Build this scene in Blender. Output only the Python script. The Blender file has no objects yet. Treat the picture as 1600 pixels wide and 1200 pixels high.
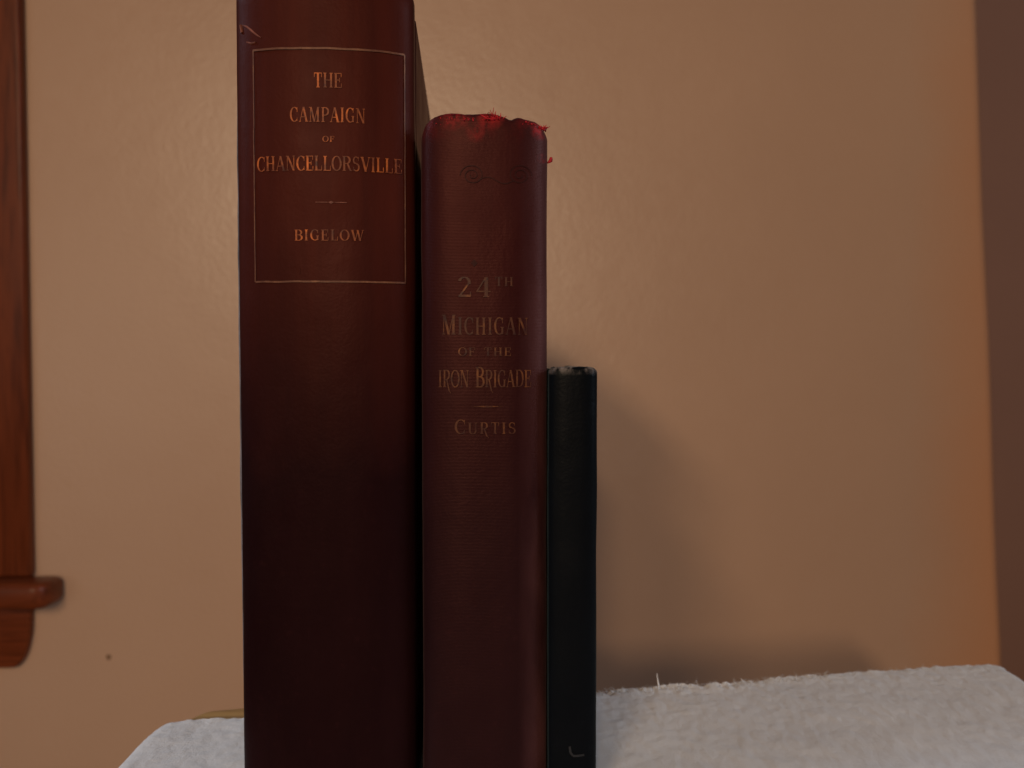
import bpy, math, random
from mathutils import Matrix, Vector, noise

random.seed(7)
scene = bpy.context.scene
COL = scene.collection

# ------------------------------------------------------------------ camera
BASE = 0.7550                       # height of the cloth the books stand on
CAM = Vector((0.0, 0.0, BASE + 0.161))
FPX = 1400.0                        # focal length in photo pixels (1600 wide)
PITCH = math.radians(2.0)
cam_d = bpy.data.cameras.new('camera')
cam = bpy.data.objects.new('camera', cam_d)
COL.objects.link(cam)
cam.location = CAM
cam.rotation_euler = (math.radians(90) - PITCH, 0, 0)
cam_d.sensor_width = 36.0
cam_d.lens = 36.0 * FPX / 1600.0
cam_d.clip_start = 0.01
cam_d.clip_end = 50
cam_d.dof.use_dof = True
cam_d.dof.focus_distance = 0.314
cam_d.dof.aperture_fstop = 13.0
scene.camera = cam
scene.render.resolution_x, scene.render.resolution_y = 1024, 768

# ------------------------------------------------------------------ light
world = bpy.data.worlds.new('World')
scene.world = world
world.use_nodes = True
bg = world.node_tree.nodes['Background']
bg.inputs['Color'].default_value = (0.78, 0.84, 1.0, 1)
bg.inputs['Strength'].default_value = 0.095


def area(name, loc, target, sx, sy, power, color, spread=180, axis=None):
    l = bpy.data.lights.new(name, 'AREA')
    l.shape = 'RECTANGLE'
    l.size, l.size_y = sx, sy
    l.energy = power
    l.color = color
    l.spread = math.radians(spread)
    o = bpy.data.objects.new(name, l)
    COL.objects.link(o)
    o.location = loc
    o.rotation_euler = (Vector(target) - Vector(loc)).to_track_quat('-Z', 'Y').to_euler()
    if axis:                                    # tilt the long side of the lamp
        zz = (Vector(loc) - Vector(target)).normalized()
        xx = Vector(axis)
        xx = (xx - zz * xx.dot(zz)).normalized()
        yy = zz.cross(xx)
        o.rotation_euler = Matrix((xx, yy, zz)).transposed().to_euler()
    return o


# warm room light behind and left of the camera, daylight from both sides
area('room_light', (-0.115, -1.15, CAM.z + 0.33), (0.05, 0.9, CAM.z - 0.1), 0.17, 0.07, 7.6, (1.0, 0.74, 0.48), axis=(-0.14, 0, 0.13))
area('room_light_upper', (-0.42, -1.15, CAM.z + 0.55), (0.05, 0.9, CAM.z - 0.1), 0.30, 0.10, 8.2, (1.0, 0.74, 0.48), axis=(-0.22, 0, 0.22))
area('left_lamp', (-1.20, -1.10, CAM.z - 0.02), (-0.2, 0.9, CAM.z - 0.05), 0.50, 0.60, 1.6, (1.0, 0.80, 0.60))
area('window_light_left', (-1.15, 0.15, CAM.z + 0.55), (-0.10, 0.34, CAM.z - 0.16), 0.6, 0.7, 0.75, (0.58, 0.78, 1.0), 40)
area('window_light_right', (1.7, -0.25, CAM.z + 0.5), (-0.02, 0.33, CAM.z - 0.1), 0.6, 0.9, 0.85, (0.68, 0.84, 1.0), 30)

scene.view_settings.view_transform = 'Standard'
scene.view_settings.look = 'None'
scene.view_settings.exposure = 0.0
scene.view_settings.gamma = 1.0
scene.view_settings.use_curve_mapping = False


# ------------------------------------------------------------------ helpers
def ray(px, py):
    x, y = (px - 800.0) / FPX, (600.0 - py) / FPX
    return Vector((x, math.cos(PITCH) + y * math.sin(PITCH), -math.sin(PITCH) + y * math.cos(PITCH)))


def on_depth(px, py, Y):
    d = ray(px, py)
    return CAM + d * ((Y - CAM.y) / d.y)


def on_level(px, py, Z):
    d = ray(px, py)
    return CAM + d * ((Z - CAM.z) / d.z)


def mesh_obj(name, verts, faces, mat, parent=None, smooth=True):
    me = bpy.data.meshes.new(name)
    me.from_pydata([tuple(v) for v in verts], [], faces)
    me.update()
    if smooth:
        me.polygons.foreach_set('use_smooth', [True] * len(me.polygons))
    o = bpy.data.objects.new(name, me)
    COL.objects.link(o)
    if mat:
        me.materials.append(mat)
    o.parent = parent
    return o


def empty(name, loc, rz=0.0):
    o = bpy.data.objects.new(name, None)
    COL.objects.link(o)
    o.location = loc
    o.rotation_euler = (0, 0, rz)
    o.empty_display_size = 0.02
    return o


def tag(o, label=None, cat=None, group=None, kind=None):
    if label:
        o['label'] = label
    if cat:
        o['category'] = cat
    if group:
        o['group'] = group
    if kind:
        o['kind'] = kind
    return o


def bevel(o, w, seg=3):
    m = o.modifiers.new('bevel', 'BEVEL')
    m.width = w
    m.segments = seg
    m.limit_method = 'ANGLE'
    return o


def box(name, x0, x1, y0, y1, z0, z1, mat, parent=None, bev=0.0, seg=3):
    v = [(x, y, z) for x in (x0, x1) for y in (y0, y1) for z in (z0, z1)]
    f = [(0, 1, 3, 2), (4, 6, 7, 5), (0, 4, 5, 1), (2, 3, 7, 6), (0, 2, 6, 4), (1, 5, 7, 3)]
    o = mesh_obj(name, v, f, mat, parent, smooth=bev > 0)
    if bev:
        bevel(o, bev, seg)
    return o


def fbm(x, y, z=0.0, o=3):
    return noise.fractal(Vector((x, y, z)), 0.8, 2.0, o)


def tube(pts, r, seg=5, taper=True):
    """vertices and faces of a thin tube along pts"""
    V, F = [], []
    n = len(pts)
    for i, p in enumerate(pts):
        p = Vector(p)
        a = Vector(pts[max(0, i - 1)])
        b = Vector(pts[min(n - 1, i + 1)])
        t = (b - a).normalized()
        u = t.orthogonal().normalized()
        w = t.cross(u)
        rr = r * (1 - 0.75 * i / (n - 1)) if taper else r
        for k in range(seg):
            an = 2 * math.pi * k / seg
            V.append(p + (u * math.cos(an) + w * math.sin(an)) * rr)
    for i in range(n - 1):
        for k in range(seg):
            a, b = i * seg + k, i * seg + (k + 1) % seg
            F.append((a, b, b + seg, a + seg))
    F.append(tuple(range(seg - 1, -1, -1)))
    F.append(tuple(range((n - 1) * seg, n * seg)))
    return V, F


# ------------------------------------------------------------------ materials
class NT:
    def __init__(self, name):
        self.m = bpy.data.materials.new(name)
        self.m.use_nodes = True
        self.n = self.m.node_tree.nodes
        self.l = self.m.node_tree.links
        self.p = self.n['Principled BSDF']

    def node(self, t, **kw):
        n = self.n.new(t)
        for k, v in kw.items():
            setattr(n, k, v)
        return n

    def val(self, sock, v):
        if hasattr(v, 'links') or isinstance(v, bpy.types.NodeSocket):
            self.l.new(v, sock)
        else:
            sock.default_value = v

    def coord(self, scale=(1, 1, 1)):
        tc = self.node('ShaderNodeTexCoord')
        mp = self.node('ShaderNodeMapping')
        mp.inputs['Scale'].default_value = scale
        self.l.new(tc.outputs['Object'], mp.inputs['Vector'])
        return mp.outputs['Vector']

    def noise(self, scale, detail=4, rough=0.55, vec=None, stretch=(1, 1, 1)):
        t = self.node('ShaderNodeTexNoise')
        t.inputs['Scale'].default_value = scale
        t.inputs['Detail'].default_value = detail
        t.inputs['Roughness'].default_value = rough
        self.l.new(vec if vec else self.coord(stretch), t.inputs['Vector'])
        return t.outputs['Fac']

    def rng(self, fac, a, b, c=0.0, d=1.0):
        r = self.node('ShaderNodeMapRange')
        self.l.new(fac, r.inputs['Value'])
        for k, v in zip(('From Min', 'From Max', 'To Min', 'To Max'), (a, b, c, d)):
            r.inputs[k].default_value = v
        return r.outputs['Result']

    def mix(self, fac, a, b):
        m = self.node('ShaderNodeMix', data_type='RGBA')
        self.val(m.inputs['Factor'], fac)
        self.val(m.inputs['A'], a)
        self.val(m.inputs['B'], b)
        return m.outputs['Result']

    def math(self, op, a, b=0.0):
        m = self.node('ShaderNodeMath', operation=op)
        self.val(m.inputs[0], a)
        self.val(m.inputs[1], b)
        return m.outputs[0]

    def zco(self, axis='Z'):
        s = self.node('ShaderNodeSeparateXYZ')
        self.l.new(self.coord(), s.inputs[0])
        return s.outputs[axis]

    def bump(self, h, strength, dist, prev=None):
        b = self.node('ShaderNodeBump')
        b.inputs['Strength'].default_value = strength
        b.inputs['Distance'].default_value = dist
        self.l.new(h, b.inputs['Height'])
        if prev:
            self.l.new(prev, b.inputs['Normal'])
        return b.outputs['Normal']

    def out(self, color, rough, normal=None, spec=0.5, metallic=0.0):
        self.val(self.p.inputs['Base Color'], color)
        self.val(self.p.inputs['Roughness'], rough)
        self.val(self.p.inputs['Specular IOR Level'], spec)
        self.val(self.p.inputs['Metallic'], metallic)
        if normal:
            self.l.new(normal, self.p.inputs['Normal'])
        return self.m


def c(r, g, b):
    return (r, g, b, 1.0)


def wall_paint(name, a, b, corner=None):
    t = NT(name)
    col = t.mix(t.rng(t.noise(2.2, 4), 0.35, 0.65), a, b)
    if corner:                                   # colour turns more orange towards the corner
        x0, x1, ccol = corner
        xx = t.math('ADD', t.zco('X'), t.rng(t.noise(9, 3), 0.3, 0.7, -0.010, 0.010))
        col = t.mix(t.rng(xx, x0, x1), col, ccol)
    n1 = t.bump(t.noise(170, 4, 0.6), 0.32, 0.0010)
    n2 = t.bump(t.noise(26, 3, 0.5), 0.13, 0.004, n1)
    return t.out(col, t.rng(t.noise(60, 3), 0.3, 0.7, 0.29, 0.38), n2, 0.5)


def wood(name, a, b, scale, stretch, rough=0.4):
    t = NT(name)
    v = t.coord(stretch)
    g = t.noise(scale, 6, 0.62, v)
    fine = t.noise(scale * 6, 3, 0.5, v)
    col = t.mix(t.rng(g, 0.32, 0.68), a, b)
    col = t.mix(t.rng(fine, 0.46, 0.70, 0, 0.65), col, c(a[0] * .45, a[1] * .4, a[2] * .4))
    return t.out(col, t.rng(g, 0.3, 0.7, rough - .08, rough + .12), t.bump(fine, 0.25, 0.0006), 0.2)


def book_cloth(name, dark, mid, rough, weave, spec=0.4, top=None, rubbed=None, ribs=True, tint=None, sheen=0.0, muted=None, lit_head=None, blots=None, sheen_tint=(1.0, 0.62, 0.60, 1)):
    """binding cloth: blotchy colour, woven relief, optional worn edge above height top"""
    t = NT(name)
    blotch = t.noise(28, 5, 0.6, stretch=(1.4, 1.4, 0.35))
    col = t.mix(t.rng(blotch, 0.32, 0.70), dark, mid)
    specks = t.noise(420, 2, 0.5)
    col = t.mix(t.rng(specks, 0.60, 0.78, 0, 0.35), col, c(mid[0] * 1.5, mid[1] * 1.45, mid[2] * 1.4))
    if top:
        z0, z1 = top
        edge = t.rng(t.zco(), z0, z1)
        frag = t.noise(150, 5, 0.68, stretch=(1, 1, 0.55))
        m = t.math('MULTIPLY', edge, t.rng(frag, 0.46, 0.64))
        col = t.mix(m, col, rubbed)
    if lit_head:  # warm light on the upper spine, put into the colour with streaks
        z0, z1, scol = lit_head
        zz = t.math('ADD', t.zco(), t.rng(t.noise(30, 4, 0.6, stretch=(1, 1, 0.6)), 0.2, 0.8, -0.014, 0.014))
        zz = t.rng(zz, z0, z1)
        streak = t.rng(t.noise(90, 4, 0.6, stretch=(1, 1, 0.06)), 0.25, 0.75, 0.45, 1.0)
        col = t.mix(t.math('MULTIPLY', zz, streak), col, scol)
    if muted:  # paler right shoulder: its side-lit edge put into the colour
        x0, x1, fcol = muted
        fm = t.math('MULTIPLY', t.rng(t.zco('X'), x0, x1), t.rng(t.noise(60, 4, 0.6, stretch=(1, 1, 0.25)), 0.30, 0.62))
        col = t.mix(fm, col, fcol)
    if blots:
        for bx_, bz_, br_, amt in blots:
            dx = t.math('SUBTRACT', t.zco('X'), bx_)
            dz = t.math('SUBTRACT', t.zco('Z'), bz_)
            dd = t.math('SQRT', t.math('ADD', t.math('MULTIPLY', dx, dx), t.math('MULTIPLY', dz, dz)))
            mk = t.math('MULTIPLY', t.rng(dd, br_, br_ * 0.2), t.rng(t.noise(330, 5, 0.7), 0.38, 0.60, 0, amt))
            col = t.mix(mk, col, rubbed)
    wv = t.node('ShaderNodeTexWave', wave_type='BANDS', bands_direction='Z')
    wv.inputs['Scale'].default_value = weave
    wv.inputs['Distortion'].default_value = 1.2
    wv.inputs['Detail'].default_value = 2
    t.l.new(t.coord(), wv.inputs['Vector'])
    n1 = t.bump(wv.outputs['Fac'], 0.16, 0.0002) if ribs else None
    n2 = t.bump(t.noise(900, 2, 0.5), 0.3, 0.0002, n1)
    n3 = t.bump(t.noise(55, 4, 0.6), 0.25, 0.0012, n2)
    if tint:
        t.p.inputs['Specular Tint'].default_value = tint
    if sheen:
        t.p.inputs['Sheen Weight'].default_value = sheen
        t.p.inputs['Sheen Roughness'].default_value = 0.45
        t.p.inputs['Sheen Tint'].default_value = sheen_tint
    return t.out(col, t.rng(t.noise(40, 4), 0.3, 0.7, rough - .07, rough + .07), n3, spec)


def gilt(name, gold, worn, lo, hi):
    t = NT(name)
    f = t.math('MULTIPLY', t.rng(t.noise(260, 4, 0.65), lo - .06, hi - .02), t.rng(t.noise(70, 3, 0.6), lo, hi, 0.25, 1.0))
    return t.out(t.mix(f, worn, gold), 0.48, None, 0.15, t.math('MULTIPLY', f, 0.15))


def plain(name, col, rough=0.6, spec=0.35, var=0.35, scale=120):
    t = NT(name)
    dk = c(col[0] * (1 - var), col[1] * (1 - var), col[2] * (1 - var))
    return t.out(t.mix(t.rng(t.noise(scale, 4), 0.35, 0.65), dk, col), rough,
                 t.bump(t.noise(scale * 4, 2), 0.2, 0.0003), spec)


M_WALL = wall_paint('tan_wall_paint', c(0.505, 0.315, 0.214), c(0.54, 0.340, 0.232), (0.400, 0.486, c(0.57, 0.280, 0.148)))
M_FARWALL = wall_paint('brown_wall_paint', c(0.46, 0.25, 0.185), c(0.50, 0.272, 0.20))
M_TRIM = wood('stained_window_wood', c(0.115, 0.024, 0.0075), c(0.20, 0.042, 0.012), 16, (3, 3, 0.22), 0.36)
M_TRIM_H = wood('stained_sill_wood', c(0.115, 0.024, 0.0075), c(0.20, 0.042, 0.012), 16, (0.22, 3, 3), 0.36)
M_OAK = wood('honey_table_wood', c(0.42, 0.22, 0.07), c(0.55, 0.31, 0.11), 14, (0.25, 3, 3), 0.4)
M_FLOOR = wood('floor_wood', c(0.16, 0.08, 0.035), c(0.24, 0.12, 0.05), 6, (0.2, 3, 3), 0.45)
M_MAROON = book_cloth('maroon_spine_cloth', c(0.0078, 0.0021, 0.0024), c(0.0118, 0.0031, 0.0033), 0.42, 420, 0.05, ribs=False, tint=(1, .5, .45, 1), lit_head=(0.120, 0.212, c(0.054, 0.0098, 0.0056)))
M_RED = book_cloth('red_ribbed_cloth', c(0.0098, 0.0026, 0.0030), c(0.0145, 0.0039, 0.0043), 0.42, 620, 0.13, tint=(1, .42, .36, 1), sheen=0.05, muted=(0.0115, 0.0215, c(0.062, 0.022, 0.021)), lit_head=(0.10, 0.20, c(0.028, 0.0038, 0.0034)),
                   top=(0.2330, 0.2446), rubbed=c(0.26, 0.011, 0.013),
                   blots=[(0.0020, 0.2428, 0.0054, .9), (0.0195, 0.2392, 0.0045, .95), (-0.0100, 0.2430, 0.0062, .6), (-0.003, 0.2370, 0.0040, .4), (0.0200, 0.229, 0.0020, .6)])
M_STAMP = plain('blind_stamped_cloth', c(0.027, 0.0050, 0.0040), 0.55, 0.08)
M_BLACK = book_cloth('black_spine_cloth', c(0.0014, 0.0015, 0.0020), c(0.0024, 0.0026, 0.0034), 0.40, 420, 0.055,
                     top=(0.1532, 0.1559), rubbed=c(0.20, 0.15, 0.125), ribs=False, sheen=0.035, sheen_tint=(0.55, 0.85, 1.0, 1))
M_PAGE = plain('aged_paper', c(0.50, 0.40, 0.26), 0.8, 0.2, 0.2, 300)
M_GILT = gilt('worn_gilt', c(0.38, 0.088, 0.016), c(0.052, 0.010, 0.005), 0.39, 0.61)
M_GILT_LINE = gilt('worn_gilt_line', c(0.17, 0.070, 0.034), c(0.07, 0.022, 0.012), 0.36, 0.64)
M_GILT_DIM = gilt('rubbed_gilt', c(0.15, 0.047, 0.012), c(0.026, 0.005, 0.004), 0.42, 0.64)
M_FRAY = plain('torn_red_cloth', c(0.42, 0.014, 0.020), 0.75, 0.2, 0.45, 300)
M_SCUFF = plain('scuffed_leather', c(0.19, 0.060, 0.038), 0.7, 0.25, 0.5, 400)
M_GREY = plain('grey_scuff', c(0.009, 0.008, 0.009), 0.6, 0.3, 0.5, 500)
M_EDGE_LIGHT = plain('pale_edge_light', c(0.20, 0.165, 0.165), 0.7, 0.2, 0.6, 90)  # pale colour standing in for light along the cover edge
M_GLASS = NT('dark_window_glass').out(c(0.10, 0.12, 0.15), 0.06, None, 0.6)
M_SPOT = plain('wall_spot', c(0.24, 0.13, 0.07), 0.7)


def cloth_mat():
    t = NT('white_fleecy_cloth')
    col = t.mix(t.rng(t.noise(20, 5, 0.6), 0.35, 0.7), c(0.585, 0.555, 0.553), c(0.645, 0.615, 0.612))
    col = t.mix(t.rng(t.noise(130, 5, 0.75), 0.52, 0.74, 0, 0.28), col, c(0.44, 0.39, 0.36))
    n1 = t.bump(t.noise(900, 5, 0.75), 0.55, 0.0006)
    n2 = t.bump(t.noise(330, 5, 0.7), 0.22, 0.0009, n1)
    m = t.out(col, 0.95, n2, 0.1)
    t.p.inputs['Sheen Weight'].default_value = 0.25
    t.p.inputs['Sheen Roughness'].default_value = 0.6
    return m


M_CLOTH = cloth_mat()
M_LINT = plain('white_lint', c(0.66, 0.63, 0.63), 0.95, 0.1, 0.1)

# ------------------------------------------------------------------ setting
WALL_Y = 0.90
fl = box('floor', -3, 3, -2.5, 3.0, -0.05, 0.0, M_FLOOR)
tag(fl, kind='structure')

# back wall, ending at a rounded outside corner that is a little out of plumb
e0 = on_depth(1532, 0, WALL_Y)
e1 = on_depth(1572, 1030, WALL_Y)
lean = (e1.x - e0.x) / (e1.z - e0.z)
R = 0.012


def wall_edge(z):
    return e0.x + (z - e0.z) * lean


prof = []
for k in range(9):
    a = math.pi / 2 * k / 8
    prof.append((-R + R * math.sin(a), R - R * math.cos(a)))
V, F = [], []
zs = [0.0 + 2.5 * i / 40 for i in range(41)]
for z in zs:
    ex = wall_edge(z) + 0.0012 * fbm(0, z * 6)
    ring = [(-2.6, WALL_Y + 0.14), (-2.6, WALL_Y)] + [(ex + dx, WALL_Y + dy) for dx, dy in prof] + [(ex, WALL_Y + 0.14)]
    V += [(x, y, z) for x, y in ring]
n = len(prof) + 3
for i in range(40):
    for k in range(n):
        a, b = i * n + k, i * n + (k + 1) % n
        F.append((a, b, b + n, a + n))
F.append(tuple(range(n - 1, -1, -1)))
F.append(tuple(range(40 * n, 41 * n)))
wall = mesh_obj('wall_back', V, F, M_WALL, smooth=True)
m = wall.modifiers.new('edge', 'EDGE_SPLIT')
m.split_angle = math.radians(30)
tag(wall, kind='structure')
sp = on_depth(170, 1027, WALL_Y)
V, F = [(sp.x, WALL_Y - 0.0008, sp.z)], []
for k in range(10):
    a = 2 * math.pi * k / 10
    V.append((sp.x + 0.0026 * math.cos(a) * (1 + .3 * math.sin(3 * a)), WALL_Y - 0.0001, sp.z + 0.0030 * math.sin(a)))
for k in range(10):
    F.append((0, 1 + (k + 1) % 10, 1 + k))
mesh_obj('wall_blemish', V, F, M_SPOT, wall)

farw = box('wall_far', 0.1, 3.0, 1.75, 1.85, 0, 2.5, M_FARWALL)
tag(farw, kind='structure')

# window trim at the left: casing board, stool (inner sill) and apron
trim = empty('window_trim', (0, 0, 0))
tag(trim, 'reddish brown wooden window casing with rounded sill end on tan wall', 'window trim')
CF = WALL_Y - 0.013
ct = on_depth(33, 0, CF)
cb = on_depth(43, 900, CF)
st = on_depth(40, 925, WALL_Y - 0.045)
casx = (ct.x + cb.x) / 2
z_stool_top = on_depth(60, 910, CF - 0.02).z
z_stool_bot = on_depth(60, 951, CF - 0.02).z
cas = box('casing', casx - 0.105, casx, CF, WALL_Y - 0.0005, z_stool_top, 2.3, M_TRIM, trim, 0.003, 3)
# sash and pane beside the casing
sx1 = casx - 0.106
box('sash', sx1 - 0.045, sx1, CF + 0.004, WALL_Y - 0.0005, z_stool_top + 0.0005, 2.2, M_TRIM, trim, 0.002, 2)
box('sash', -1.33, sx1 - 0.046, CF + 0.004, WALL_Y - 0.0005, z_stool_top + 0.0005, z_stool_top + 0.055, M_TRIM_H, trim, 0.002, 2)
box('pane', -1.33, sx1 - 0.046, WALL_Y - 0.005, WALL_Y - 0.0005, z_stool_top + 0.056, 2.2, M_GLASS, trim)
# stool with a rounded horn
hx = on_depth(93, 925, CF).x
V, F = [], []
ol = [(-1.35, WALL_Y - 0.0005), (-1.35, CF - 0.030)]
rr = 0.016
for k in range(7):
    a = -math.pi / 2 + math.pi / 2 * k / 6
    ol.append((hx - rr + rr * math.cos(a), CF - 0.030 + rr + rr * math.sin(a)))
ol.append((hx, WALL_Y - 0.0005))
nn = len(ol)
V = [(x, y, z_stool_bot) for x, y in ol] + [(x, y, z_stool_top) for x, y in ol]
F = [tuple(range(nn - 1, -1, -1)), tuple(range(nn, 2 * nn))] + [(k, (k + 1) % nn, nn + (k + 1) % nn, nn + k) for k in range(nn)]
stool = mesh_obj('stool', V, F, M_TRIM_H, trim)
bevel(stool, 0.0075, 4)
# apron with a curved lower end
ax = on_depth(47, 960, CF).x
zb = on_depth(20, 1046, CF).z
zt = z_stool_bot
hgt = zt - zb
out = [(-1.30, zt), (ax, zt)]
for k in range(0, 11):
    a = math.pi / 2 * k / 10
    out.append((ax - 0.0015 - 0.020 * (1 - math.cos(a)), zt - 0.22 * hgt - 0.78 * hgt * math.sin(a)))
out.append((-1.30, out[-1][1]))
nn = len(out)
V = [(x, CF + 0.002, z) for x, z in out] + [(x, WALL_Y - 0.0005, z) for x, z in out]
F = [tuple(range(nn)), tuple(range(2 * nn - 1, nn - 1, -1))] + [((k + 1) % nn, k, nn + k, nn + (k + 1) % nn) for k in range(nn)]
ap = mesh_obj('apron', V, F, M_TRIM_H, trim)
bevel(ap, 0.003, 3)

# ------------------------------------------------------------------ table and cloth
TOP = 0.7514
pl = on_level(236, 1131, BASE)
pr = on_level(1556, 1036, BASE)
bdir = (pr - pl)
bdir.z = 0
bdir.normalize()
bnrm = Vector((-bdir.y, bdir.x, 0))
XL, XR, YF = pl.x + 0.006, pr.x - 0.004, 0.05
INS = 0.004


def smax(a, b, k):
    h = max(k - abs(a - b), 0.0) / k
    return max(a, b) + h * h * k * 0.25


def sdf(x, y):
    dl = XL - 0.008 - x
    dr = x - (XR + 0.011)
    db = (Vector((x, y, 0)) - Vector((pl.x, pl.y, 0))).dot(bnrm)
    df = YF - y
    return max(smax(dl, db - 0.016, 0.022), smax(dr, db - 0.014, 0.012), df)


def yback(x):
    """depth of the cloth's ragged back hem at this x"""
    y = pl.y + (x - pl.x) * bdir.y / bdir.x
    fx = min(1.0, max(0.0, (x - 0.03) / 0.03)) * (1 - min(1.0, max(0.0, (x - 0.16) / 0.06)))
    y += 0.0012 * fbm(x * 130, 3.1) + 0.0016 * fbm(x * 38, 9.7) + 0.0016 * fx * noise.noise(Vector((x * 210, 1.3, 0)))
    return y + 0.001


table = empty('side_table', ((XL + XR) / 2, 0.24, 0.0))
tag(table, 'honey coloured wooden table top showing behind the white cloth', 'table')


def tl(x, y, z):
    return (x - table.location.x, y - table.location.y, z)


def slab(name, pts, z0, z1, mat, parent, bev):
    nn = len(pts)
    V = [tl(x, y, z0) for x, y in pts] + [tl(x, y, z1) for x, y in pts]
    F = [tuple(range(nn - 1, -1, -1)), tuple(range(nn, 2 * nn))] + [(k, (k + 1) % nn, nn + (k + 1) % nn, nn + k) for k in range(nn)]
    o = mesh_obj(name, V, F, mat, parent)
    return bevel(o, bev, 3)


def yb_line(x, off):
    return pl.y + (x - pl.x) * bdir.y / bdir.x + off


xl, xr = XL - 0.003, XR + 0.006
pts = [(xl, YF + 0.004), (xr, YF + 0.004), (xr, yb_line(xr, -0.004)), (0.03, yb_line(0.03, 0.003)), (-0.08, yb_line(-0.08, 0.0225)), (xl + 0.030, yb_line(xl + 0.030, 0.0235)), (xl + 0.012, yb_line(xl + 0.012, 0.0225)), (xl + 0.002, yb_line(xl + 0.002, 0.006)), (xl, yb_line(xl, -0.004))]
slab('table_top', pts, TOP - 0.022, TOP, M_OAK, table, 0.004)
for x, y in ((xl + .03, YF + .03), (xr - .03, YF + .03), (xl + .03, yb_line(xl, -.03)), (xr - .03, yb_line(xr, -.04))):
    slab('leg', [(x - .016, y - .016), (x + .016, y - .016), (x + .016, y + .016), (x - .016, y + .016)], 0.0, TOP - 0.022, M_OAK, table, 0.003)

# cloth: one sheet, ragged hem at the back, hanging over both sides
NS, NTT = 640, 170
HANG = 0.075
V, F = [], []
rb = 0.010
for i in range(NS + 1):
    s = i / NS
    x0 = (XL - HANG) + s * (XR - XL + 2 * HANG)
    xc = min(max(x0, XL), XR)
    ybk = yback(xc)
    for j in range(NTT + 1):
        t = j / NTT
        t = 1 - (1 - t) ** 1.6
        y0 = (YF - 0.03) + t * (ybk - YF + 0.03)
        d = sdf(x0, y0)
        x, y, z = x0, y0, 0.0
        if d > -rb:
            e = 1e-4
            g = Vector((sdf(x0 + e, y0) - sdf(x0 - e, y0), sdf(x0, y0 + e) - sdf(x0, y0 - e)))
            if g.length > 0:
                g.normalize()
            q = d + rb
            if q < rb * math.pi / 2:
                a = q / rb
                dx = rb * math.sin(a) - q
                z = -rb * (1 - math.cos(a))
            else:
                dx = rb - q
                z = -rb - (q - rb * math.pi / 2)
                dx += 0.010 * (0.5 + 0.5 * math.sin(y0 * 70 + 1.0)) * min(1, (-z - rb) / 0.04)
            x += g.x * dx
            y += g.y * dx
        # books press the cloth flat
        mx = min(1.0, max(0.0, max(abs(x + 0.033) - 0.064, 0.30 - y, 0) / 0.012))
        edge = math.exp(-(ybk - y0) / 0.006) * (0.35 + 0.65 * max(0.0, min(1.0, (0.17 - x0) / 0.06))) * (1.0 if x0 > -0.05 else 0.3)
        z += mx * (0.0004 * fbm(x0 * 40, y0 * 40, 0.5) + 0.00028 * fbm(x0 * 260, y0 * 260, 2.5, 4))
        z += mx * edge * (0.0018 * (fbm(x0 * 95, y0 * 70, 4) + 0.15) + 0.0009 * fbm(x0 * 330, y0 * 260, 6))
        V.append((x, y, BASE + z - 0.0003))
for i in range(NS):
    for j in range(NTT):
        a = i * (NTT + 1) + j
        F.append((a, a + NTT + 1, a + NTT + 2, a + 1))
cl = mesh_obj('cloth', V, F, M_CLOTH)
so = cl.modifiers.new('thick', 'SOLIDIFY')
so.thickness = 0.0032
so.offset = -1
tag(cl, 'off white fleecy cloth with ragged edge spread under the books', 'cloth')
# lint and loose threads along the hem
LV, LF = [], []


def add_t(pts, r, seg=4):
    v, f = tube(pts, r, seg)
    b = len(LV)
    LV.extend(v)
    LF.extend([tuple(k + b for k in q) for q in f])


for k in range(520):
    x = random.uniform(XL + 0.035, XR - 0.02)
    if random.random() < 0.45:
        x = random.uniform(0.035, 0.16)
    y = yback(x) - random.uniform(-0.0006, 0.006)
    L = random.uniform(0.0008, 0.0030)
    p = Vector((x, y, BASE - 0.0010))
    dr = Vector((random.uniform(-1, 1), random.uniform(-0.4, 0.9), random.uniform(0.1, 0.9))).normalized()
    cu = Vector((random.uniform(-1, 1), random.uniform(-1, 1), random.uniform(-1, .4)))
    add_t([p, p + dr * L * .5 + Vector((0, 0, .0008)), p + dr * L + cu * L * .4 + Vector((0, 0, .0009))], random.uniform(0.00008, 0.00020), 3)
lint = mesh_obj('lint_fibres', LV, LF, M_LINT, cl)
tag(lint, kind='stuff')
tp = on_level(1028, 1075, BASE)
V, F = tube([(tp.x, tp.y - .001, BASE - .002), (tp.x + .0002, tp.y, BASE + .002), (tp.x - .0003, tp.y, BASE + .0048), (tp.x - .0005, tp.y, BASE + .0072)], 0.00055, 5)
mesh_obj('loose_thread', V, F, M_LINT, cl)


# ------------------------------------------------------------------ lettering
def g_stem(x, y0=0.0, y1=1.0, w=.17):
    return [[(x - w / 2, y0), (x + w / 2, y0), (x + w / 2, y1), (x - w / 2, y1)]]


def g_bar(x0, x1, y, w=.055):
    return [[(x0, y - w / 2), (x1, y - w / 2), (x1, y + w / 2), (x0, y + w / 2)]]


def g_diag(x0, y0, x1, y1, w):
    return [[(x0 - w / 2, y0), (x0 + w / 2, y0), (x1 + w / 2, y1), (x1 - w / 2, y1)]]


def g_arc(cx, cy, rx, ry, a0, a1, tk=.17, tn=.055, n=16):
    q = []
    for i in range(n + 1):
        a = math.radians(a0 + (a1 - a0) * i / n)
        w = tn + (tk - tn) * abs(math.cos(a)) ** 1.4
        q.append(((cx + (rx - w / 2) * math.cos(a), cy + (ry - w / 2) * math.sin(a)),
                  (cx + (rx + w / 2) * math.cos(a), cy + (ry + w / 2) * math.sin(a))))
    return [[q[i][0], q[i][1], q[i + 1][1], q[i + 1][0]] for i in range(n)]


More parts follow.
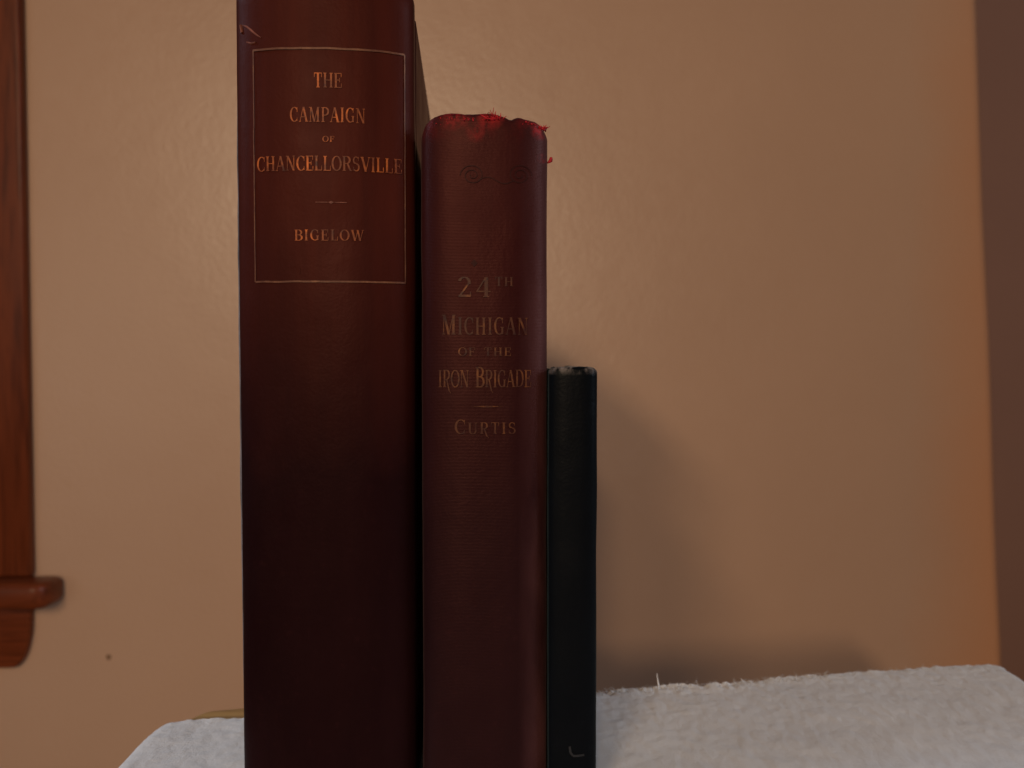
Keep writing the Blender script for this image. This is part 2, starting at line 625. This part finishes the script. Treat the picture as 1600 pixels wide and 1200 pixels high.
def g_ser(x, y, h=.15):
    yy = y + (.025 if y < .5 else -.025)
    return g_bar(x - h, x + h, yy, .05)


def two_stem(x):
    return g_stem(x) + g_ser(x, 0) + g_ser(x, 1)


GL = {
    'A': (.86, g_diag(.10, 0, .42, 1, .06) + g_diag(.74, 0, .44, 1, .18) + g_bar(.20, .62, .33) + g_ser(.10, 0, .10) + g_ser(.74, 0, .14)),
    'B': (.80, two_stem(.20) + g_bar(.2, .42, .975) + g_bar(.2, .45, .52) + g_bar(.2, .45, .025) + g_arc(.40, .75, .26, .225, -90, 90) + g_arc(.42, .27, .30, .245, -90, 90)),
    'C': (.80, g_arc(.46, .5, .35, .48, 48, 312) + g_stem(.72, .66, .98, .05) + g_stem(.72, .04, .30, .04)),
    'D': (.88, two_stem(.20) + g_bar(.2, .44, .975) + g_bar(.2, .44, .025) + g_arc(.42, .5, .36, .475, -90, 90)),
    'E': (.76, two_stem(.20) + g_bar(.2, .68, .975) + g_bar(.2, .52, .52) + g_bar(.2, .70, .025) + g_stem(.66, .72, .98, .05) + g_stem(.52, .38, .66, .05) + g_stem(.68, .02, .30, .05)),
    'F': (.72, two_stem(.20) + g_bar(.2, .66, .975) + g_bar(.2, .50, .52) + g_stem(.64, .70, .98, .05) + g_stem(.50, .38, .66, .05)),
    'G': (.86, g_arc(.46, .5, .35, .48, 48, 312) + g_stem(.72, .66, .98, .05) + g_stem(.70, .03, .42, .15) + g_bar(.56, .82, .42, .05)),
    'H': (.92, two_stem(.20) + two_stem(.72) + g_bar(.2, .72, .5)),
    'I': (.42, two_stem(.21)),
    'L': (.74, two_stem(.20) + g_bar(.2, .68, .025) + g_stem(.66, .02, .34, .05)),
    'M': (1.06, g_stem(.16, 0, 1, .06) + g_diag(.53, 0, .20, 1, .17) + g_diag(.53, 0, .84, 1, .06) + g_stem(.86, 0, 1, .17) + g_ser(.16, 0, .11) + g_ser(.86, 0) + g_ser(.14, 1, .10) + g_ser(.90, 1, .10)),
    'N': (.92, g_stem(.17, 0, 1, .06) + g_diag(.74, 0, .20, 1, .17) + g_stem(.76, 0, 1, .06) + g_ser(.17, 0, .11) + g_ser(.14, 1, .10) + g_ser(.76, 1, .11)),
    'O': (.88, g_arc(.44, .5, .36, .48, 0, 360, n=28)),
    'P': (.76, two_stem(.20) + g_bar(.2, .42, .975) + g_bar(.2, .42, .46) + g_arc(.40, .72, .28, .255, -90, 90)),
    'R': (.86, two_stem(.20) + g_bar(.2, .42, .975) + g_bar(.2, .44, .50) + g_arc(.40, .74, .28, .235, -90, 90) + g_diag(.74, .02, .48, .50, .16) + g_bar(.66, .86, .03, .05)),
    'S': (.70, g_arc(.35, .74, .22, .235, 40, 250, .13, .06) + g_arc(.35, .27, .24, .245, -140, 95, .15, .06) + g_diag(.50, .42, .20, .62, .14) + g_stem(.56, .70, .96, .04) + g_stem(.11, .04, .30, .04)),
    'T': (.80, g_stem(.40) + g_ser(.40, 0) + g_bar(.06, .74, .975) + g_stem(.08, .70, .98, .05) + g_stem(.72, .70, .98, .05)),
    'U': (.88, g_stem(.20, .30, 1, .17) + g_ser(.20, 1) + g_stem(.72, .30, 1, .06) + g_ser(.72, 1, .11) + g_arc(.455, .32, .265, .30, 180, 360, .14, .06)),
    'V': (.86, g_diag(.46, 0, .14, 1, .18) + g_diag(.46, 0, .76, 1, .06) + g_ser(.14, 1, .14) + g_ser(.76, 1, .10)),
    'W': (1.20, g_diag(.38, 0, .12, 1, .17) + g_diag(.38, 0, .62, .95, .06) + g_diag(.84, 0, .60, 1, .17) + g_diag(.84, 0, 1.08, 1, .06) + g_ser(.12, 1, .13) + g_ser(1.08, 1, .10)),
    '2': (.74, g_arc(.36, .73, .24, .25, -20, 165, .15, .06) + g_diag(.14, .05, .56, .66, .10) + g_bar(.08, .66, .05, .11) + g_stem(.66, .02, .26, .05)),
    '4': (.78, g_diag(.08, .30, .50, 1, .07) + g_bar(.04, .74, .29, .06) + g_stem(.52, 0, 1, .17) + g_ser(.52, 0)),
    ' ': (.55, []),
}
# tall thin lettering with a long tail on the R
GN = {}
for ch, (adv, po) in GL.items():
    GN[ch] = (adv, po)
GN['R'] = (.80, two_stem(.20) + g_bar(.2, .42, .975) + g_bar(.2, .44, .44) + g_arc(.40, .71, .26, .265, -90, 90) + g_diag(.66, -.22, .42, .45, .13) + g_diag(.84, -.36, .66, -.22, .07))


class Spine:
    """curved spine surface: half width a, depth s, roundness n, in book space"""

    def __init__(self, a, s, n):
        self.a, self.s, self.n = a, s, n

    def y(self, x):
        q = min(1.0, abs(x) / self.a)
        return self.s * (1 - (1 - q ** self.n) ** (1.0 / self.n))

    def pt(self, x, z, lift):
        e = self.a * 0.002
        xx = max(-self.a * .985, min(self.a * .985, x))
        dy = (self.y(xx + e) - self.y(xx - e)) / (2 * e)
        nv = Vector((dy, -1, 0)).normalized()
        return Vector((x, self.y(x), z)) + nv * lift


def polys_mesh(name, polys, sp, lift, mat, parent, sub=1):
    V, F = [], []
    for i, q in enumerate(polys):
        b = len(V)
        l2 = lift + 4e-6 * (i % 40)
        V += [sp.pt(x, z, l2) for x, z in q]
        F.append(tuple(range(b, b + len(q))))
    return mesh_obj(name, V, F, mat, parent, smooth=False)


def text_line(name, txt, x0, x1, z0, z1, sp, lift, mat, parent, font=GL, bigs=None, scale_big=1.22, gap=.10):
    """letters laid between x0..x1 and z0..z1 on the spine; bigs: indices of larger capitals"""
    pos, w = [], 0.0
    for i, ch in enumerate(txt):
        k = scale_big if bigs and i in bigs else 1.0
        pos.append((w, k))
        w += font[ch][0] * k + gap
    w -= gap
    sx, sz = (x1 - x0) / w, (z1 - z0)
    rnd = random.Random(len(txt) * 13)
    out = []
    for (px, k), ch in zip(pos, txt):
        jz = rnd.uniform(-.012, .012)
        for q in font[ch][1]:
            out.append([(x0 + (px + a * k) * sx, z0 + (b * k + jz) * sz) for a, b in q])
    return polys_mesh(name, out, sp, lift, mat, parent)


def ribbon(pts, w):
    out = []
    for (xa, za), (xb, zb) in zip(pts[:-1], pts[1:]):
        d = Vector((xb - xa, zb - za))
        if d.length == 0:
            continue
        d.normalize()
        px, pz = -d.y * w / 2, d.x * w / 2
        out.append([(xa - px, za - pz), (xb - px, zb - pz), (xb + px, zb + pz), (xa + px, za + pz)])
    return out


# ------------------------------------------------------------------ books
class Book:
    def __init__(self, name, loc, yaw, T, H, D, s, n, mat, cap, side=0.004, page_gap=0.003, board_drop=0.0):
        self.o = empty(name, loc, yaw)
        self.T, self.H, self.D = T, H, D
        self.sp = Spine(T / 2, s, n)
        a = T / 2
        self.yaw, self.loc = yaw, Vector(loc)
        # outline of the spine in plan, left to right
        pl_ = []
        N = 56
        for i in range(N + 1):
            th = math.pi * (1 - i / N)
            cx = math.cos(th)
            x = a * math.copysign(abs(cx) ** (2.0 / n), cx)
            pl_.append((x, s * (1 - abs(math.sin(th)) ** (2.0 / n))))
        hinge = [(a, s + side * .5), (a, s + side), (a - .0007, s + side + .0014), (a - .0013, s + side + .0030), (a - .0012, s + side + .0050)]
        line = [(-x, y) for x, y in reversed(hinge)] + pl_ + hinge
        n_u = len(line)
        # rows in height; the head and tail turn over into the book
        rows = [i / 70 for i in range(71)]
        V, F = [], []
        turn = [(0.0000, 0.0000), (0.0006, 0.0002), (0.0011, 0.0007), (0.0013, 0.0016), (0.0010, 0.0026), (-0.004, 0.0028)]
        full = [('b', k) for k in reversed(turn[1:])] + [('r', r) for r in rows] + [('t', k) for k in turn[1:]]
        for kind, val in full:
            for (x, y) in line:
                u = x / a
                ht = H + cap(u, y)
                if kind == 'r':
                    z, inn = 0.0013 + (ht - 0.0026) * val, 0.0
                elif kind == 't':
                    z, inn = ht - 0.0013 + val[0], val[1]
                else:
                    z, inn = 0.0013 - val[0], val[1]
                wob = 0.00022 * fbm(x * 40 + loc[0] * 90, z * 22, y * 40)
                k = 1 - inn / a
                V.append((x * k + wob * u, y + inn + wob, z))
        for r in range(len(full) - 1):
            for u in range(n_u - 1):
                p = r * n_u + u
                F.append((p, p + 1, p + 1 + n_u, p + n_u))
        self.spine = mesh_obj('spine', V, F, mat, self.o)
        # boards
        y0 = s + side + .0048
        th = 0.0028
        zt = H - board_drop
        for sg, nm in ((-1, 'front_cover'), (1, 'back_cover')):
            xo, xi = sg * a, sg * (a - th)
            box(nm, min(xo, xi), max(xo, xi), y0, D, 0.0, zt, mat, self.o, 0.0011, 3)
        box('page_block', -a + th + .0004, a - th - .0004, s + .004, D - page_gap, page_gap, zt - page_gap - .002, M_PAGE, self.o, 0.0008, 2)

    def loc_of(self, px, py):
        """book-space (x, z) of a photo pixel on the spine"""
        y = 0.0
        cs, sn = math.cos(self.yaw), math.sin(self.yaw)
        o = CAM - self.loc
        d = ray(px, py)
        ol = Vector((o.x * cs + o.y * sn, -o.x * sn + o.y * cs, o.z))
        dl = Vector((d.x * cs + d.y * sn, -d.x * sn + d.y * cs, d.z))
        for _ in range(6):
            p = ol + dl * ((y - ol.y) / dl.y)
            y = self.sp.y(p.x)
        return p.x, p.z

    def text(self, name, txt, px0, px1, pyb, pyt, lift, mat, **kw):
        pm = (px0 + px1) / 2
        x0 = self.loc_of(px0, (pyb + pyt) / 2)[0]
        x1 = self.loc_of(px1, (pyb + pyt) / 2)[0]
        z0, z1 = self.loc_of(pm, pyb)[1], self.loc_of(pm, pyt)[1]
        return text_line(name, txt, x0, x1, z0, z1, self.sp, lift, mat, self.o, **kw)


YAW = math.radians(3.0)
YS = 0.311


def bx(pxl, pxr, y):
    """centre x for a book whose spine shoulders show at pxl and pxr"""
    return on_depth((pxl + pxr) / 2, 551, y).x


# --- tall maroon book
H1 = on_depth(515, -24, YS).z - BASE
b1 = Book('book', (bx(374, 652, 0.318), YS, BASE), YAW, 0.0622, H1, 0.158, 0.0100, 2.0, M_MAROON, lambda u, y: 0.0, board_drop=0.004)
tag(b1.o, 'tall thick maroon book with gilt framed title standing at the left', 'book', 'books standing upright on the cloth')
LIFT = 0.00030
fx0, fx1 = b1.loc_of(398, 260)[0], b1.loc_of(632, 260)[0]
fz0, fz1 = b1.loc_of(515, 440)[1], b1.loc_of(515, 76)[1]


def wavy(p, q, n, amp, seed):
    pts = []
    for i in range(n + 1):
        t = i / n
        o = amp * noise.noise(Vector((t * 9, seed, 0)))
        x, z = p[0] + (q[0] - p[0]) * t, p[1] + (q[1] - p[1]) * t
        pts.append((x + (o if abs(q[0] - p[0]) < abs(q[1] - p[1]) else 0), z + (o if abs(q[0] - p[0]) > abs(q[1] - p[1]) else 0)))
    return pts


bor = ribbon(wavy((fx0, fz0), (fx1, fz0), 30, .0002, 1), .00062) + ribbon(wavy((fx0, fz1), (fx1, fz1), 30, .0002, 2), .00068)
bor += ribbon(wavy((fx0, fz0), (fx0, fz1), 30, .0001, 3), .00040) + ribbon(wavy((fx1, fz0), (fx1, fz1), 30, .0001, 4), .00040)
polys_mesh('gilt_border', bor, b1.sp, LIFT, M_GILT_LINE, b1.o)
b1.text('title_lettering', 'THE', 490, 535, 137, 114, LIFT, M_GILT, gap=.02)
b1.text('title_lettering', 'CAMPAIGN', 453, 571, 191, 168, LIFT, M_GILT, gap=.08)
b1.text('title_lettering', 'OF', 504, 523, 222, 213, LIFT, M_GILT)
b1.text('title_lettering', 'CHANCELLORSVILLE', 402, 628, 267, 244, LIFT, M_GILT, gap=.03)
b1.text('author_lettering', 'BIGELOW', 460, 569, 376, 359, LIFT, M_GILT, gap=.12)
rx0, rz = b1.loc_of(493, 316)
rx1 = b1.loc_of(542, 316)[0]
rm = (rx0 + rx1) / 2
polys_mesh('short_rule', ribbon([(rx0, rz), (rm - .0012, rz)], .00025) + ribbon([(rm + .0012, rz), (rx1, rz)], .00025)
           + [[(rm - .0010, rz), (rm, rz - .0005), (rm + .0010, rz), (rm, rz + .0005)]], b1.sp, LIFT, M_SCUFF, b1.o)
# small scuff under the author's name
sx, sz = b1.loc_of(468, 420)
hook = [(sx - .0009 + .0012 * math.sin(t * .28) * 1.0, sz + .0016 - t * .00042) for t in range(9)]
polys_mesh('scuff', ribbon(hook, .0003), b1.sp, LIFT, M_MAROON, b1.o)


# added pale strip: grazing light on the front cover's edge, put in as colour
zr = b1.loc_of(390, 62)[1]
a1 = b1.T / 2
V, F = [], []
for k in range(41):
    z = 0.004 + (zr - 0.004) * k / 40
    w_ = (0.0006 + 0.0003 * fbm(z * 60, 5.5)) * min(1, k / 14, (40 - k) / 5) - 0.0001
    for x, y in ((-a1 + .0006, .0085), (-a1 - w_, .0100), (-a1 - w_, .0135), (-a1 + .0006, .0145)):
        V.append((x, y, z))
for k in range(40):
    for q in range(3):
        p = k * 4 + q
        F.append((p, p + 1, p + 5, p + 4))
mesh_obj('lit_joint_strip', V, F, M_EDGE_LIGHT, b1.o)


# torn leather flake on the left shoulder
def flake(name, bk, pts, w, lift, mat):
    """small lifted sliver along pixel points"""
    loc = [bk.loc_of(*p) for p in pts]
    V, F = [], []
    n_ = len(loc)
    for i, (x, z) in enumerate(loc):
        ww = w * math.sin(math.pi * (i + .6) / (n_ + .2))
        for k, (o, l) in enumerate(((-1, -.0002), (-.35, lift), (.35, lift * .8), (1, -.0002))):
            V.append(bk.sp.pt(x + ww * o * .3, z + ww * o, l))
    for i in range(n_ - 1):
        for k in range(3):
            p = i * 4 + k
            F.append((p, p + 4, p + 5, p + 1))
    return mesh_obj(name, V, F, mat, bk.o)


flake('torn_leather', b1, [(380, 40), (386, 42), (392, 47), (399, 53), (408, 59)], .0005, .0005, M_SCUFF)
flake('torn_leather', b1, [(377, 40), (378, 45), (379, 52)], .0008, .0008, M_SCUFF)
flake('torn_leather', b1, [(386, 66), (392, 68), (400, 66)], .0005, .0005, M_SCUFF)

# --- red book
H2 = on_depth(740, 177, YS).z - BASE
head = [(-1.0, -.0058), (-.97, -.0042), (-.93, -.0024), (-.85, -.0008), (-.7, .0003), (-.5, .0007), (-.3, .0002), (-.1, .0004), (.1, .0006), (.25, -.0003),
        (.34, -.0008), (.42, -.0019), (.47, -.0010), (.56, -.0006), (.7, -.0012), (.82, -.0016), (.9, -.0026), (.95, -.0042), (1.0, -.0060)]


def cap2(u, y):
    u = max(-1, min(1, u))
    for (u0, v0), (u1, v1) in zip(head[:-1], head[1:]):
        if u <= u1:
            k = (u - u0) / (u1 - u0)
            return v0 + (v1 - v0) * k + 0.0003 * noise.noise(Vector((u * 23, 3, 0)))
    return head[-1][1]


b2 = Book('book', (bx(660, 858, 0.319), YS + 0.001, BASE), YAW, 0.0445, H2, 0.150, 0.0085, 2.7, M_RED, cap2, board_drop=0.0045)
tag(b2.o, 'red cloth book with frayed head, between the tall maroon and the small black one', 'book', 'books standing upright on the cloth')
L2 = 0.00030
b2.text('title_lettering', '24', 714, 768, 464, 433, L2, M_GILT_DIM, font=GN, gap=.16)
b2.text('title_lettering', 'TH', 773, 802, 447, 433, L2, M_GILT_DIM, font=GN)
b2.text('title_lettering', 'MICHIGAN', 690, 825, 523, 496, L2, M_GILT_DIM, font=GN, bigs={0}, scale_big=1.15)
b2.text('title_lettering', 'OF THE', 716, 799, 556, 543, L2, M_GILT_DIM, font=GN, gap=.14)
b2.text('title_lettering', 'IRON BRIGADE', 685, 830, 605, 578, L2, M_GILT_DIM, font=GN, bigs={5}, scale_big=1.18, gap=.02)
b2.text('author_lettering', 'CURTIS', 710, 806, 678, 660, L2, M_GILT_DIM, font=GN, bigs={0}, scale_big=1.25, gap=.16)
rx0, rz = b2.loc_of(735, 635)
rx1 = b2.loc_of(787, 635)[0]
polys_mesh('short_rule', [[(rx0, rz), ((rx0 + rx1) / 2, rz - .0003), (rx1, rz), ((rx0 + rx1) / 2, rz + .0003)]], b2.sp, L2, M_GILT_DIM, b2.o)
# blind stamped scrolls below the head
for cxp, sg in ((738, -1), (812, 1)):
    x0, z0 = b2.loc_of(cxp, 274)
    sp_ = []
    for k in range(40):
        a = k * 0.33
        r = 0.0037 * (1 - k / 46)
        sp_.append((x0 + sg * r * 1.15 * math.cos(a), z0 + r * math.sin(a)))
    polys_mesh('stamped_scroll', ribbon(sp_, .00026), b2.sp, L2, M_STAMP, b2.o)
x0, z0 = b2.loc_of(775, 282)
polys_mesh('stamped_scroll', ribbon([(x0 - .006 + .012 * k / 14, z0 + .0011 * math.sin(k * .45)) for k in range(15)], .00024), b2.sp, L2, M_STAMP, b2.o)
x0, z0 = b2.loc_of(741, 411)
polys_mesh('stamped_mark', [[(x0 - .0011, z0), (x0, z0 - .0013), (x0 + .0011, z0), (x0, z0 + .0013)]], b2.sp, L2, M_STAMP, b2.o)


# frayed head: torn tufts and hanging scraps of red cloth
def tuft(px, py, n_, size, spread, seed):
    rnd = random.Random(seed)
    x, z = b2.loc_of(px, py)
    TV, TF = [], []
    for k in range(n_):
        p = b2.sp.pt(x + rnd.uniform(-spread, spread), z - .0012 + rnd.uniform(-.0005, .0003), .0001)
        p.y += rnd.uniform(0, .0012)
        d = Vector((rnd.uniform(-.8, .8), rnd.uniform(-.6, .4), rnd.uniform(.5, 1))).normalized() * size * rnd.uniform(.5, 1)
        e = Vector((rnd.uniform(-1, 1), rnd.uniform(-1, .5), rnd.uniform(-.9, .3))) * size * .6
        v, f = tube([p, p + d * .5 + e * .3, p + d + e], rnd.uniform(.00018, .00042), 4)
        b = len(TV)
        TV += v
        TF += [tuple(q + b for q in ff) for ff in f]
    return mesh_obj('frayed_tuft', TV, TF, M_FRAY, b2.o)


tuft(769, 181, 80, .0024, .0026, 1)
tuft(772, 179, 7, .0032, .0008, 15)
tuft(752, 182, 34, .0013, .0034, 2)
tuft(712, 181, 40, .0010, .0055, 3)
tuft(847, 196, 44, .0017, .0014, 4)
tuft(690, 187, 18, .0009, .0030, 6)
tuft(828, 188, 14, .0010, .0030, 8)


def scrap(pts, wid, seed):
    rnd = random.Random(seed)
    V, F = [], []
    for i, p in enumerate(pts):
        w_ = wid * (.35 + .65 * math.sin(math.pi * (i + .7) / (len(pts) + .4)))
        for sx_, sy_ in ((-1, 0), (0, -.35), (1, 0), (0, .35)):
            V.append((p[0] + sx_ * w_ + rnd.uniform(-.00012, .00012), p[1] + sy_ * w_, p[2]))
    for i in range(len(pts) - 1):
        for k in range(4):
            a, b = i * 4 + k, i * 4 + (k + 1) % 4
            F.append((a, b, b + 4, a + 4))
    F += [(3, 2, 1, 0), tuple(range(4 * len(pts) - 4, 4 * len(pts)))]
    return mesh_obj('torn_scrap', V, F, M_FRAY, b2.o)


a2 = b2.T / 2
zc = b2.loc_of(800, 243)[1]
scrap([(a2 - .0006, .0085, zc - .0010), (a2 + .0004, .0082, zc - .0008), (a2 + .0010, .0080, zc - .0004), (a2 + .0013, .0079, zc + .0004), (a2 + .0014, .0078, zc + .0012)], .00075, 3)

# --- small black book
H3 = on_depth(895, 573, YS).z - BASE


def cap3(u, y):
    return 0.00016 * noise.noise(Vector((u * 3.1, 7.7, 0))) - 0.0007 * abs(u) ** 10


b3 = Book('book', (bx(858, 933, 0.316), YS + 0.001, BASE), YAW * .6, 0.0172, H3, 0.105, 0.0040, 2.6, M_BLACK, cap3, side=.003, page_gap=.002, board_drop=.001)
tag(b3.o, 'small slim black book with rubbed top edge, shortest of the three', 'book', 'books standing upright on the cloth')
x0, z0 = b3.loc_of(890, 1166)
polys_mesh('scuff', ribbon([(x0, z0), (x0 + .0003, z0 - .0022), (x0 + .0012, z0 - .0034), (x0 + .0028, z0 - .0034), (x0 + .0052, z0 - .0032)], .0008), b3.sp, .0002, M_GREY, b3.o)
